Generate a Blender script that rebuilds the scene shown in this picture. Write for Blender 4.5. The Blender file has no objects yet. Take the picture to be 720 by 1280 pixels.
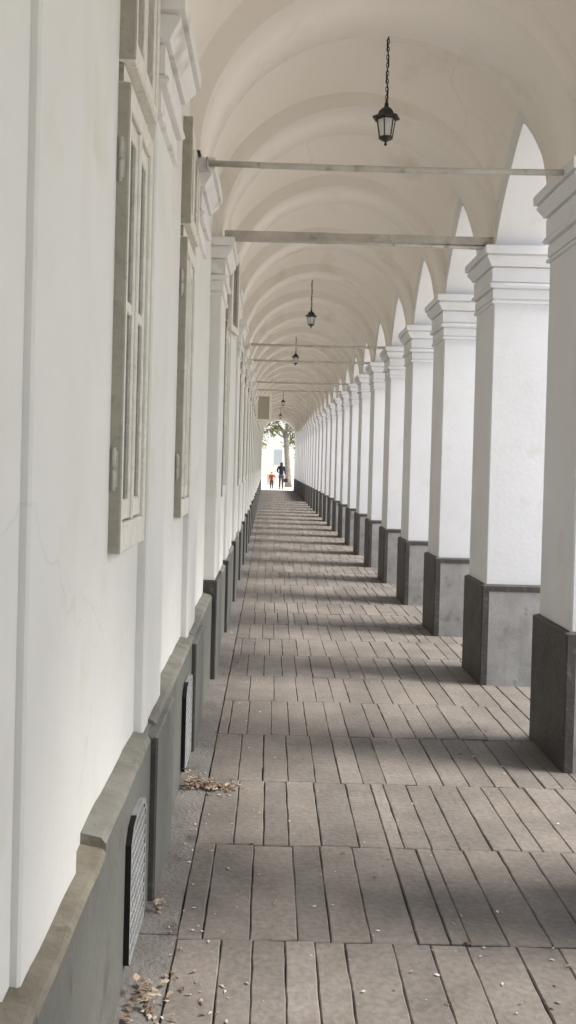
import bpy, math, random
from mathutils import Vector, Matrix

random.seed(7)
R = math.radians
S = bpy.context.scene
COL = S.collection

# ------------------------------------------------------------------ frame of the place
H_CAM = 1.5
ZTOP = 4.72
F = 1200.0 / 1280.0 * 36.0          # lens, mm on the 36 mm long side
BAY = 1.9
Y1 = 4.75                            # first pillar seen in full
DEP = 0.63                           # pillar depth along the corridor
XR = 1.485                           # corridor face of the pillar plinths
SPRING = 3.045
Y_END = 55.0
Y_BACK = -3.0
K_FIRST, K_SOLID, K_LAST = -2, 27, 26
K_PARAPET = 18

def sh(y):                           # the old building bends very slightly
    return -0.30 * (max(y, 0.0) / 55.0) ** 1.5
def wp(x, y, z):
    return (x + sh(y), y, z)
def yk(k):
    return Y1 + BAY * k

# ------------------------------------------------------------------ mesh builder
class MB:
    def __init__(s):
        s.v, s.f, s.m, s.sm = [], [], [], []
    def vert(s, p):
        s.v.append(tuple(p)); return len(s.v) - 1
    def face(s, pts, mat=0, smooth=False):
        s.f.append([s.vert(p) for p in pts]); s.m.append(mat); s.sm.append(smooth)
    def fi(s, idx, mat=0, smooth=False):
        s.f.append(list(idx)); s.m.append(mat); s.sm.append(smooth)
    def box(s, x0, x1, y0, y1, z0, z1, mat=0, mats=None, bev=0.0):
        # mats: dict of face key -> material index
        g = lambda k: (mats or {}).get(k, mat)
        b = bev
        if b <= 0:
            P = [(x0,y0,z0),(x1,y0,z0),(x1,y1,z0),(x0,y1,z0),(x0,y0,z1),(x1,y0,z1),(x1,y1,z1),(x0,y1,z1)]
            i = [s.vert(p) for p in P]
            for q, k in (((0,3,2,1),'-z'),((4,5,6,7),'+z'),((0,1,5,4),'-y'),((2,3,7,6),'+y'),((1,2,6,5),'+x'),((3,0,4,7),'-x')):
                s.fi([i[a] for a in q], g(k))
        else:
            # chamfered vertical and horizontal edges
            def ring(z, d):
                return [(x0+b-d+0*0, y0, z), (x1-b+d, y0, z), (x1, y0+b-d, z), (x1, y1-b+d, z), (x1-b+d, y1, z), (x0+b-d, y1, z), (x0, y1-b+d, z), (x0, y0+b-d, z)]
            def ring2(z, e):
                return [(x0+b, y0+e, z), (x1-b, y0+e, z), (x1-e, y0+b, z), (x1-e, y1-b, z), (x1-b, y1-e, z), (x0+b, y1-e, z), (x0+e, y1-b, z), (x0+e, y0+b, z)]
            rings = [ring2(z0, b), ring2(z0+b, 0), ring2(z1-b, 0), ring2(z1, b)]
            I = [[s.vert(p) for p in r] for r in rings]
            keys = ['-y','-y','+x','+x','+y','+y','-x','-x']
            for a in range(3):
                for j in range(8):
                    n = (j+1) % 8
                    s.fi([I[a][j], I[a][n], I[a+1][n], I[a+1][j]], g(keys[j]) if a == 1 else (g('+z') if a == 2 else g('-z')))
            s.fi(I[0][::-1], g('-z')); s.fi(I[3], g('+z'))
    def tube(s, pts, rad, n=8, mat=0, cap=True, smooth=True):
        pts = [Vector(p) for p in pts]
        rads = rad if isinstance(rad, (list, tuple)) else [rad]*len(pts)
        prev = None; rings = []
        for i, p in enumerate(pts):
            d = (pts[min(i+1, len(pts)-1)] - pts[max(i-1, 0)]).normalized()
            if prev is None:
                a = Vector((0,0,1)) if abs(d.z) < .9 else Vector((1,0,0))
                u = d.cross(a).normalized()
            else:
                u = (prev - d*prev.dot(d)).normalized()
            prev = u
            w = d.cross(u)
            rings.append([s.vert(p + (u*math.cos(2*math.pi*j/n) + w*math.sin(2*math.pi*j/n))*rads[i]) for j in range(n)])
        for a, b in zip(rings, rings[1:]):
            for j in range(n):
                s.fi([a[j], a[(j+1)%n], b[(j+1)%n], b[j]], mat, smooth)
        if cap:
            s.fi(rings[0][::-1], mat); s.fi(rings[-1], mat)
    def lathe(s, prof, c=(0,0,0), n=16, mat=0, smooth=True, phase=0.0):
        rings = []
        for r, z in prof:
            rings.append([s.vert((c[0]+r*math.cos(phase+2*math.pi*j/n), c[1]+r*math.sin(phase+2*math.pi*j/n), c[2]+z)) for j in range(n)])
        for a, b in zip(rings, rings[1:]):
            for j in range(n):
                s.fi([a[j], a[(j+1)%n], b[(j+1)%n], b[j]], mat, smooth)
        s.fi(rings[0][::-1], mat); s.fi(rings[-1], mat)
    def rectsweep(s, x0, x1, y0, y1, prof, mat=0, cap=True):
        rings = []
        for z, p in prof:
            rings.append([s.vert(q) for q in ((x0-p,y0-p,z),(x1+p,y0-p,z),(x1+p,y1+p,z),(x0-p,y1+p,z))])
        for a, b in zip(rings, rings[1:]):
            for j in range(4):
                s.fi([a[j], a[(j+1)%4], b[(j+1)%4], b[j]], mat)
        if cap:
            s.fi(rings[0][::-1], mat); s.fi(rings[-1], mat)
    def build(s, name, mats, parent=None, loc=None):
        """loc: where the object origin goes; vertices are given in the parent's (or world) space."""
        me = bpy.data.meshes.new(name)
        me.from_pydata(s.v, [], s.f); me.update()
        for m in (mats if isinstance(mats, (list, tuple)) else [mats]):
            me.materials.append(m)
        me.polygons.foreach_set('material_index', s.m)
        me.polygons.foreach_set('use_smooth', s.sm)
        o = bpy.data.objects.new(name, me); COL.objects.link(o)
        if parent: o.parent = parent
        if loc is not None:
            me.transform(Matrix.Translation(-Vector(loc))); o.location = loc
        return o

def tag(o, label=None, cat=None, group=None, kind=None):
    if label: o['label'] = label
    if cat: o['category'] = cat
    if group: o['group'] = group
    if kind or cat: o['kind'] = kind or 'thing'
    return o
def empty(name, loc=(0,0,0)):
    o = bpy.data.objects.new(name, None); COL.objects.link(o); o.location = loc
    o.empty_display_size = .2
    return o
def copy_tree(o, parent=None):
    c = o.copy(); COL.objects.link(c)
    if parent: c.parent = parent
    for ch in list(o.children): copy_tree(ch, c)
    return c

# ------------------------------------------------------------------ materials
def nt(name):
    m = bpy.data.materials.new(name); m.use_nodes = True
    t = m.node_tree; b = t.nodes['Principled BSDF']
    return m, t, b
def mottled(name, c1, c2, scale=3.0, rough=.8, bump=.1, bscale=40, c3=None, s3=18, detail=6, spec=.3, streak=None, crack=0, wave=2.5):
    m, t, b = nt(name); N, L = t.nodes, t.links
    tc = N.new('ShaderNodeNewGeometry')
    n1 = N.new('ShaderNodeTexNoise'); n1.inputs['Scale'].default_value = scale; n1.inputs['Detail'].default_value = detail
    n1.inputs['Roughness'].default_value = .6
    L.new(tc.outputs['Position'], n1.inputs['Vector'])
    r = N.new('ShaderNodeValToRGB'); r.color_ramp.elements[0].position = .32; r.color_ramp.elements[1].position = .68
    r.color_ramp.elements[0].color = (*c1, 1); r.color_ramp.elements[1].color = (*c2, 1)
    L.new(n1.outputs['Fac'], r.inputs['Fac'])
    out = r.outputs['Color']
    if c3:
        n3 = N.new('ShaderNodeTexNoise'); n3.inputs['Scale'].default_value = s3; n3.inputs['Detail'].default_value = 8
        L.new(tc.outputs['Position'], n3.inputs['Vector'])
        r3 = N.new('ShaderNodeValToRGB'); r3.color_ramp.elements[0].position = .58; r3.color_ramp.elements[1].position = .72
        L.new(n3.outputs['Fac'], r3.inputs['Fac'])
        mx = N.new('ShaderNodeMix'); mx.data_type = 'RGBA'
        L.new(r3.outputs['Color'], mx.inputs[0]); L.new(out, mx.inputs[6]); mx.inputs[7].default_value = (*c3, 1)
        out = mx.outputs[2]
    if streak:
        mp = N.new('ShaderNodeMapping'); mp.inputs['Scale'].default_value = streak[1]
        L.new(tc.outputs['Position'], mp.inputs['Vector'])
        n4 = N.new('ShaderNodeTexNoise'); n4.inputs['Scale'].default_value = 1.0; n4.inputs['Detail'].default_value = 5
        L.new(mp.outputs['Vector'], n4.inputs['Vector'])
        r4 = N.new('ShaderNodeValToRGB'); r4.color_ramp.elements[0].position = .55; r4.color_ramp.elements[1].position = .8
        L.new(n4.outputs['Fac'], r4.inputs['Fac'])
        ml = N.new('ShaderNodeMath'); ml.operation = 'MULTIPLY'; ml.inputs[1].default_value = streak[2]
        L.new(r4.outputs['Color'], ml.inputs[0])
        mx = N.new('ShaderNodeMix'); mx.data_type = 'RGBA'
        L.new(ml.outputs[0], mx.inputs[0]); L.new(out, mx.inputs[6]); mx.inputs[7].default_value = (*streak[0], 1)
        out = mx.outputs[2]
    if crack:
        nd = N.new('ShaderNodeTexNoise'); nd.inputs['Scale'].default_value = 3.5; nd.inputs['Detail'].default_value = 5
        L.new(tc.outputs['Position'], nd.inputs['Vector'])
        va = N.new('ShaderNodeVectorMath'); va.operation = 'MULTIPLY_ADD'; va.inputs[1].default_value = (.5,.5,.5)
        L.new(nd.outputs['Color'], va.inputs[0]); L.new(tc.outputs['Position'], va.inputs[2])
        vo = N.new('ShaderNodeTexVoronoi'); vo.feature = 'DISTANCE_TO_EDGE'; vo.inputs['Scale'].default_value = .75
        L.new(va.outputs[0], vo.inputs['Vector'])
        rc = N.new('ShaderNodeMapRange'); rc.inputs[1].default_value = .0; rc.inputs[2].default_value = .007; rc.inputs[3].default_value = crack; rc.inputs[4].default_value = 0
        L.new(vo.outputs['Distance'], rc.inputs[0])
        nm = N.new('ShaderNodeTexNoise'); nm.inputs['Scale'].default_value = .8
        L.new(tc.outputs['Position'], nm.inputs['Vector'])
        rm = N.new('ShaderNodeMapRange'); rm.inputs[1].default_value = .5; rm.inputs[2].default_value = .6
        L.new(nm.outputs['Fac'], rm.inputs[0])
        mm = N.new('ShaderNodeMath'); mm.operation = 'MULTIPLY'
        L.new(rc.outputs[0], mm.inputs[0]); L.new(rm.outputs[0], mm.inputs[1])
        mx = N.new('ShaderNodeMix'); mx.data_type = 'RGBA'
        L.new(mm.outputs[0], mx.inputs[0]); L.new(out, mx.inputs[6]); mx.inputs[7].default_value = (.30,.28,.25,1)
        out = mx.outputs[2]
    L.new(out, b.inputs['Base Color'])
    b.inputs['Roughness'].default_value = rough
    b.inputs['Specular IOR Level'].default_value = spec
    if bump:
        n2 = N.new('ShaderNodeTexNoise'); n2.inputs['Scale'].default_value = bscale; n2.inputs['Detail'].default_value = 5
        L.new(tc.outputs['Position'], n2.inputs['Vector'])
        ad = N.new('ShaderNodeMath'); ad.operation = 'MULTIPLY_ADD'; ad.inputs[1].default_value = wave
        n5 = N.new('ShaderNodeTexNoise'); n5.inputs['Scale'].default_value = 2.2; n5.inputs['Detail'].default_value = 2
        L.new(tc.outputs['Position'], n5.inputs['Vector'])
        L.new(n5.outputs['Fac'], ad.inputs[0]); L.new(n2.outputs['Fac'], ad.inputs[2])
        bp = N.new('ShaderNodeBump'); bp.inputs['Strength'].default_value = bump; bp.inputs['Distance'].default_value = .02
        L.new(ad.outputs[0], bp.inputs['Height']); L.new(bp.outputs['Normal'], b.inputs['Normal'])
    return m

M = {}
M['plaster'] = mottled('white_plaster', (.675,.672,.638), (.735,.732,.70), 1.3, .85, .11, 30, c3=(.66,.65,.58), s3=3.2, crack=.14, wave=7, streak=((.62,.61,.56), (5,5,.7), .35))
M['pillar_plaster'] = mottled('pillar_plaster', (.66,.665,.675), (.715,.72,.735), 1.6, .85, .06, 35, c3=(.64,.635,.62), s3=4.5, streak=((.68,.66,.62), (6,6,.8), .25))
M['vault_plaster'] = mottled('vault_plaster', (.785,.74,.68), (.83,.79,.73), 1.1, .9, .08, 25, c3=(.70,.65,.575), s3=2.2, crack=.16, wave=5)
M['moulding'] = mottled('moulding_plaster', (.70,.69,.67), (.78,.77,.75), 4, .85, .1, 40, c3=(.55,.53,.50), s3=7)
M['plinth_dark'] = mottled('dark_grey_plinth_paint', (.050,.046,.042), (.075,.069,.063), 6, .6, .25, 50, c3=(.11,.10,.09), s3=25)
M['plinth_cement'] = mottled('bare_cement', (.24,.235,.225), (.36,.355,.34), 5, .9, .12, 60, c3=(.20,.19,.175), s3=9, streak=((.17,.16,.15), (12,12,1.5), .5))
M['plinth_green'] = mottled('grey_green_plinth_paint', (.128,.132,.118), (.165,.168,.15), 3, .55, .2, 35, c3=(.115,.11,.092), s3=6, streak=((.14,.13,.10), (7,7,1.2), .5))
M['ledge'] = mottled('dusty_cement_ledge', (.17,.15,.115), (.27,.25,.20), 9, .95, .35, 45, c3=(.12,.105,.08), s3=12)
M['ledge_paint'] = mottled('worn_paint_ledge', (.165,.16,.138), (.235,.23,.20), 8, .9, .3, 45, c3=(.15,.14,.11), s3=10)
M['strip_cement'] = mottled('cement_border', (.145,.135,.124), (.20,.188,.174), 5, .9, .5, 60, c3=(.11,.10,.09), s3=8)
M['joint'] = mottled('dirt_joint', (.05,.042,.035), (.085,.072,.06), 30, .95, .4, 90)
M['frame'] = mottled('weathered_cream_paint', (.66,.64,.57), (.76,.74,.68), 12, .6, .3, 60, c3=(.58,.56,.49), s3=30, streak=((.42,.39,.32), (60,60,3), .35))
M['frame_side'] = mottled('greyer_frame_side', (.30,.285,.235), (.38,.365,.305), 12, .7, .15, 60, c3=(.27,.255,.21), s3=30)  # darker, greyer tone on the camera-facing sides of the window frames
M['leaf_frame'] = mottled('sunlit_cream_paint', (.84,.81,.70), (.88,.85,.75), 8, .5, .1, 60)  # frame of the far open leaf, sunlight put into its paler colour
M['hinge'] = mottled('painted_hinge', (.42,.41,.37), (.55,.54,.50), 30, .5, .2, 80)
M['iron'] = mottled('black_iron', (.012,.011,.010), (.028,.025,.022), 40, .5, .2, 120, spec=.5)
M['grate'] = mottled('grey_painted_grate', (.22,.225,.22), (.32,.325,.32), 20, .6, .2, 80)
M['vent_shade'] = mottled('black_vent_shade', (.008,.008,.008), (.015,.014,.013), 10, 1, 0)  # shade of the vents put into a near-black colour
M['rod'] = mottled('grey_painted_tie_rod', (.42,.40,.36), (.54,.52,.47), 10, .6, .2, 60, c3=(.27,.22,.17), s3=14)
M['beam'] = mottled('weathered_beam', (.36,.33,.29), (.50,.47,.42), 8, .8, .5, 40, c3=(.2,.17,.14), s3=10)
M['roof'] = mottled('roof_render', (.3,.28,.26), (.4,.38,.35), 2, .9, .1)
M['gravel'] = mottled('pale_gravel', (.68,.63,.55), (.78,.73,.64), 8, .95, .4, 90, c3=(.58,.53,.46), s3=60)
M['grass'] = mottled('lawn', (.05,.09,.025), (.11,.15,.05), 2, .9, .4, 90)
M['bark'] = mottled('pale_bark', (.16,.14,.11), (.30,.27,.22), 6, .9, .8, 25, streak=((.09,.08,.06), (10,10,1.5), .7))
M['tan'] = mottled('tan_wood', (.55,.40,.25), (.66,.50,.33), 6, .7, .2, 40)
M['skin'] = mottled('skin', (.42,.27,.20), (.48,.31,.23), 5, .5, 0)
M['hair'] = mottled('dark_hair', (.010,.008,.007), (.02,.016,.014), 30, .5, 0)
M['navy'] = mottled('dark_navy_cloth', (.012,.012,.022), (.022,.021,.036), 20, .9, .1, 60)
M['trouser'] = mottled('grey_mauve_cloth', (.055,.048,.065), (.085,.075,.10), 20, .9, .1, 60)
M['red'] = mottled('dark_red_cloth', (.16,.025,.03), (.25,.04,.045), 20, .9, .1, 60)
M['denim'] = mottled('dark_blue_cloth', (.03,.03,.05), (.05,.05,.075), 20, .9, .1, 60)
M['leather'] = mottled('black_leather', (.012,.011,.011), (.022,.02,.02), 20, .5, .1, 60)
M['shoe'] = mottled('dark_shoe', (.03,.028,.027), (.05,.047,.045), 20, .6, 0)
M['shutter'] = mottled('pale_blue_grey_shutter', (.34,.37,.39), (.42,.45,.46), 6, .8, .1, 40)
M['house'] = mottled('cream_render', (.62,.60,.54), (.70,.68,.62), 1, .9, .05)
M['tile'] = mottled('clay_roof_tiles', (.28,.13,.08), (.38,.19,.12), 4, .9, .3, 20)

# window glass: dark room behind, mirror-like at grazing angles
m, t, b = nt('window_glass'); N, L = t.nodes, t.links
tcg = N.new('ShaderNodeNewGeometry'); nn = N.new('ShaderNodeTexNoise'); nn.inputs['Scale'].default_value = .8
L.new(tcg.outputs['Position'], nn.inputs['Vector'])
rr = N.new('ShaderNodeValToRGB'); rr.color_ramp.elements[0].color = (.07,.07,.064,1); rr.color_ramp.elements[1].color = (.13,.127,.115,1)
L.new(nn.outputs['Fac'], rr.inputs['Fac']); L.new(rr.outputs['Color'], b.inputs['Base Color'])
b.inputs['Roughness'].default_value = .07; b.inputs['Specular IOR Level'].default_value = .6
M['glass'] = m
m, t, b = nt('lantern_glass')
b.inputs['Base Color'].default_value = (.88,.87,.83,1); b.inputs['Roughness'].default_value = .5
b.inputs['Transmission Weight'].default_value = .3; b.inputs['IOR'].default_value = 1.2
M['lglass'] = m
m, t, b = nt('open_sash_glass')
b.inputs['Base Color'].default_value = (.56,.52,.44,1); b.inputs['Roughness'].default_value = .1
b.inputs['Transmission Weight'].default_value = .35; b.inputs['IOR'].default_value = 1.3
M['sglass'] = m

# paving: every slab its own tone
m, t, b = nt('paving_slabs'); N, L = t.nodes, t.links
g = N.new('ShaderNodeNewGeometry')
r = N.new('ShaderNodeValToRGB'); cr = r.color_ramp
cr.elements[0].color = (.148,.136,.124,1); cr.elements[1].color = (.200,.182,.166,1)
e = cr.elements.new(.35); e.color = (.170,.156,.142,1)
e = cr.elements.new(.7); e.color = (.180,.163,.145,1)
L.new(g.outputs['Random Per Island'], r.inputs['Fac'])
n1 = N.new('ShaderNodeTexNoise'); n1.inputs['Scale'].default_value = 2.4; n1.inputs['Detail'].default_value = 7; n1.inputs['Roughness'].default_value = .65
L.new(g.outputs['Position'], n1.inputs['Vector'])
r1 = N.new('ShaderNodeValToRGB'); r1.color_ramp.elements[0].position = .3; r1.color_ramp.elements[1].position = .72
r1.color_ramp.elements[0].color = (.66,.65,.63,1); r1.color_ramp.elements[1].color = (1.22,1.20,1.18,1)
L.new(n1.outputs['Fac'], r1.inputs['Fac'])
mx = N.new('ShaderNodeMix'); mx.data_type = 'RGBA'; mx.blend_type = 'MULTIPLY'; mx.inputs[0].default_value = 1
L.new(r.outputs['Color'], mx.inputs[6]); L.new(r1.outputs['Color'], mx.inputs[7])
n3 = N.new('ShaderNodeTexNoise'); n3.inputs['Scale'].default_value = 45; n3.inputs['Detail'].default_value = 6
L.new(g.outputs['Position'], n3.inputs['Vector'])
r3 = N.new('ShaderNodeValToRGB'); r3.color_ramp.elements[0].position = .3; r3.color_ramp.elements[1].position = .7
r3.color_ramp.elements[0].color = (.80,.80,.80,1); r3.color_ramp.elements[1].color = (1.14,1.14,1.14,1)
L.new(n3.outputs['Fac'], r3.inputs['Fac'])
mx2 = N.new('ShaderNodeMix'); mx2.data_type = 'RGBA'; mx2.blend_type = 'MULTIPLY'; mx2.inputs[0].default_value = 1
L.new(mx.outputs[2], mx2.inputs[6]); L.new(r3.outputs['Color'], mx2.inputs[7])
L.new(mx2.outputs[2], b.inputs['Base Color']); b.inputs['Roughness'].default_value = .72; b.inputs['Specular IOR Level'].default_value = .35
bp = N.new('ShaderNodeBump'); bp.inputs['Strength'].default_value = .35; bp.inputs['Distance'].default_value = .01
L.new(n3.outputs['Fac'], bp.inputs['Height']); L.new(bp.outputs['Normal'], b.inputs['Normal'])
M['slab'] = m

def leaf_mat(name, c1, c2, trans=.35):
    m, t, b = nt(name); N, L = t.nodes, t.links
    g = N.new('ShaderNodeNewGeometry'); r = N.new('ShaderNodeValToRGB')
    r.color_ramp.elements[0].color = (*c1, 1); r.color_ramp.elements[1].color = (*c2, 1)
    L.new(g.outputs['Random Per Island'], r.inputs['Fac']); L.new(r.outputs['Color'], b.inputs['Base Color'])
    b.inputs['Roughness'].default_value = .6
    tr = N.new('ShaderNodeBsdfTranslucent'); L.new(r.outputs['Color'], tr.inputs['Color'])
    ms = N.new('ShaderNodeMixShader'); ms.inputs[0].default_value = trans
    out = N['Material Output']
    L.new(b.outputs[0], ms.inputs[1]); L.new(tr.outputs[0], ms.inputs[2]); L.new(ms.outputs[0], out.inputs['Surface'])
    return m
M['leaf'] = leaf_mat('fresh_leaves', (.10,.12,.022), (.19,.21,.05), .55)
M['leaf2'] = leaf_mat('grey_green_leaves', (.09,.12,.07), (.15,.17,.10))
M['dry'] = leaf_mat('dry_leaves', (.10,.05,.03), (.46,.37,.28), .1)
M['chip'] = leaf_mat('pale_chips', (.35,.31,.27), (.62,.59,.55), .05)

# ------------------------------------------------------------------ ground and paving
mb = MB()
mb.face([(-400,-400,-.06),(400,-400,-.06),(400,500,-.06),(-400,500,-.06)])
tag(mb.build('ground', M['gravel']), 'pale gravel ground around the arcade', None, None, 'structure')

mb = MB()   # bed under the slabs; butts against nothing above it
ys = [Y_BACK + i*(Y_END+.5-Y_BACK)/40 for i in range(41)]
for a, b_ in zip(ys, ys[1:]):
    mb.face([wp(-.6,a,-.022), wp(2.45,a,-.022), wp(2.45,b_,-.022), wp(-.6,b_,-.022)])
# outer kerb edge of the walkway
for a, b_ in zip(ys, ys[1:]):
    mb.face([wp(2.45,a,-.022), wp(2.45,a,-.2), wp(2.45,b_,-.2), wp(2.45,b_,-.022)])
a = Y_END+.5
mb.face([wp(-.6,a,-.022), wp(2.45,a,-.022), wp(2.45,a,-.2), wp(-.6,a,-.2)])
tag(mb.build('floor_bed', M['joint']), None, None, None, 'structure')

ROWS = [0.62, 1.30, 1.95, 2.50, 3.005, 3.76, 4.52, 5.30, 6.06]
rows = [Y_BACK]
while rows[-1] < .1: rows.append(rows[-1] + random.uniform(.55,.75))
rows = [r_ for r_ in rows if r_ < .3] + ROWS
while rows[-1] < Y_END + .3: rows.append(rows[-1] + random.uniform(.70,.80))
rng = random.Random(3)
mb = MB(); strip = MB()
XS0 = -.262
for ra, rb in zip(rows, rows[1:]):
    x = XS0 + rng.uniform(-.001,.003)
    first = True
    sl = rng.uniform(-.004,.010)                    # courses are not quite square to the wall
    while x < 2.44:
        w = rng.choice([.098,.108,.116,.124,.132,.142,.155]) * rng.uniform(.95,1.05)
        if rng.random() < .07: w *= .55
        x1 = min(x + w, 2.445)
        if 2.445 - x1 < .06: x1 = 2.445
        gp = rng.choice([.0014,.002,.0026,.0032,.004,.005]) if ra < 20 else .003
        gy = rng.uniform(.0015,.004)
        dz = [rng.uniform(-.003,.003) for _ in range(4)]
        n = 9 if ra < 9 else 1
        # outline with slightly chipped long edges
        L_, R_ = [], []
        for i in range(n+1):
            q = i/n; yy = ra + gy + (rb - ra - 2*gy)*q
            jl = rng.uniform(-.0019,.0019) if 0 < i < n else 0
            jr = rng.uniform(-.0019,.0019) if 0 < i < n else 0
            L_.append((x + gp*.5 + jl, yy + sl*(x)))
            R_.append((x1 - gp*.5 + jr, yy + sl*(x1)))
        def zz(q, side): return dz[0 if not side else 1]*(1-q) + dz[2 if not side else 3]*q
        top_l = [mb.vert(wp(p[0]+.004, p[1] + (.004 if i==0 else (-.004 if i==n else 0)), zz(i/n,0))) for i, p in enumerate(L_)]
        top_r = [mb.vert(wp(p[0]-.004, p[1] + (.004 if i==0 else (-.004 if i==n else 0)), zz(i/n,1))) for i, p in enumerate(R_)]
        mid_l = [mb.vert(wp(p[0], p[1], zz(i/n,0)-.004)) for i, p in enumerate(L_)]
        mid_r = [mb.vert(wp(p[0], p[1], zz(i/n,1)-.004)) for i, p in enumerate(R_)]
        bot_l = [mb.vert(wp(p[0], p[1], -.03)) for p in L_]
        bot_r = [mb.vert(wp(p[0], p[1], -.03)) for p in R_]
        for i in range(n):
            mb.fi([top_l[i], top_r[i], top_r[i+1], top_l[i+1]])
            mb.fi([mid_l[i], top_l[i], top_l[i+1], mid_l[i+1]]); mb.fi([bot_l[i], mid_l[i], mid_l[i+1], bot_l[i+1]])
            mb.fi([top_r[i], mid_r[i], mid_r[i+1], top_r[i+1]]); mb.fi([mid_r[i], bot_r[i], bot_r[i+1], mid_r[i+1]])
        mb.fi([mid_l[0], mid_r[0], top_r[0], top_l[0]]); mb.fi([bot_l[0], bot_r[0], mid_r[0], mid_l[0]])
        mb.fi([top_l[-1], top_r[-1], mid_r[-1], mid_l[-1]])
        x = x1
tag(mb.build('paved_floor', M['slab']), None, None, None, 'structure')
# cement border along the building
y = Y_BACK
while y < Y_END + .4:
    y2 = min(y + rng.uniform(1.6,2.4), Y_END+.45)
    nseg = 8
    for i in range(nseg):
        a, b_ = y + (y2-y)*i/nseg, y + (y2-y)*(i+1)/nseg
        e0 = XS0 - .002 + .002*math.sin(a*9); e1 = XS0 - .002 + .002*math.sin(b_*9)
        if i == 0: a += .004
        strip.face([wp(-.5,a,.001), wp(e0,a,-.001), wp(e1,b_,-.001), wp(-.5,b_,.001)])
        strip.face([wp(e0,a,-.001), wp(e0,a,-.03), wp(e1,b_,-.03), wp(e1,b_,-.001)])
    y = y2
tag(strip.build('floor_border', M['strip_cement']), None, None, None, 'structure')

# ------------------------------------------------------------------ capital profile (from below)
CAP0 = [(2.608,0.0),(2.612,.015),(2.628,.017),(2.632,.002),(2.640,.002),(2.642,.010),(2.705,.010),(2.707,.002),(2.714,.002),(2.718,.026),(2.732,.036),(2.748,.030),(2.750,.010),(2.757,.010),(2.758,.020),
       (2.852,.021),(2.853,.008),(2.861,.008),(2.863,.034),(2.876,.038),(2.895,.051),(2.915,.064),(2.928,.067),(2.930,.056),(2.939,.056),(2.942,.080),(2.990,.082),(3.0,.074)]
CAP = [(z + SPRING - 3.0, p_) for z, p_ in CAP0]

# ------------------------------------------------------------------ pillars
PW = .52
def make_pillar():
    root = empty('pillar', (0,0,0))
    p = MB()
    # plinth: dark paint on the corridor side and as a border on the cross faces, bare cement elsewhere
    x0, x1, y0, y1, z0, z1 = 0, PW, 0, DEP, -.02, .70
    c = .008; bl, bt = .05, .045
    D, C = 0, 1
    p.face([(x0,y1-c,z0),(x0,y0+c,z0),(x0,y0+c,z1-c),(x0,y1-c,z1-c)], D)
    for yy, s in ((y0,1),(y1,-1)):
        def q(a, b_, cz, d, mat):
            pts = [(a,yy,cz),(b_,yy,cz),(b_,yy,d),(a,yy,d)]
            p.face(pts if s > 0 else pts[::-1], mat)
        q(x0+c, x0+bl, z0, z1-c, D)
        q(x0+bl, x1-c, z1-bt, z1-c, D)
        # cement panel two millimetres back, with its little reveal
        o = .003*s
        pts = [(x0+bl,yy+o,z0),(x1-c,yy+o,z0),(x1-c,yy+o,z1-bt),(x0+bl,yy+o,z1-bt)]
        p.face(pts if s > 0 else pts[::-1], C)
        p.face([(x0+bl,yy,z0),(x0+bl,yy+o,z0),(x0+bl,yy+o,z1-bt),(x0+bl,yy,z1-bt)], D)
        p.face([(x0+bl,yy,z1-bt),(x0+bl,yy+o,z1-bt),(x1-c,yy+o,z1-bt),(x1-c,yy,z1-bt)], D)
        # corner chamfer
        pts = [(x0,yy+c*s,z0),(x0+c,yy,z0),(x0+c,yy,z1-c),(x0,yy+c*s,z1-c)]
        p.face(pts if s > 0 else pts[::-1], D)
    p.face([(x1,y0+c,z0),(x1,y1-c,z0),(x1,y1-c,z1-c),(x1,y0+c,z1-c)], C)
    for yy, s in ((y0,1),(y1,-1)):
        pts = [(x1-c,yy,z0),(x1,yy+c*s,z0),(x1,yy+c*s,z1-c),(x1-c,yy,z1-c)]
        p.face(pts if s > 0 else pts[::-1], C)
    # sloping top
    i = .026
    ro = [(x0,y0+c),(x0+c,y0),(x1-c,y0),(x1,y0+c),(x1,y1-c),(x1-c,y1),(x0+c,y1),(x0,y1-c)]
    def ins(P): return (min(max(P[0],x0+i),x1-i), min(max(P[1],y0+i),y1-i))
    for a in range(8):
        A, B = ro[a], ro[(a+1)%8]
        p.face([(*A,z1-c),(*B,z1-c),(*ins(B),z1+.004),(*ins(A),z1+.004)], D)
    p.build('plinth', [M['plinth_dark'], M['plinth_cement']], root)
    s = MB()
    s.box(.03, PW-.03, .03, DEP-.03, .69, 2.685, bev=.008)
    s.build('shaft', M['pillar_plaster'], root)
    k = MB()
    k.rectsweep(.03, PW-.03, .03, DEP-.03, CAP)
    k.build('capital', M['pillar_plaster'], root)
    return root

PILLAR_LABELS = {}
def pillar_label(k):
    n = k + 1
    words = {0:'nearest white pillar, its right side cut off by the frame edge',
             1:'second white pillar from the camera, under the end of the thick wooden beam',
             2:'third white pillar from the camera, the next one beyond the thick beam end',
             3:'fourth white pillar along the paved walkway counting from the camera',
             4:'fifth white pillar along the paved walkway counting from the camera',
             5:'sixth white pillar from the camera, holding the tie rod behind the second lantern',
             6:'seventh white pillar from the camera, just beyond the tie rod after the second lantern'}
    if k in words: return words[k]
    ords = ['eighth','ninth','tenth','eleventh','twelfth','thirteenth','fourteenth','fifteenth','sixteenth','seventeenth','eighteenth','nineteenth','twentieth','twenty-first','twenty-second','twenty-third','twenty-fourth','twenty-fifth','twenty-sixth','twenty-seventh']
    if 7 <= k <= 26: return 'distant white arcade pillar, %s in the row counting from the camera' % ords[k-7]
    return {-1:'white pillar beside the camera, one before the nearest visible pillar', -2:'white pillar level with the camera, two before the nearest visible pillar'}[k]
pil = None
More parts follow.
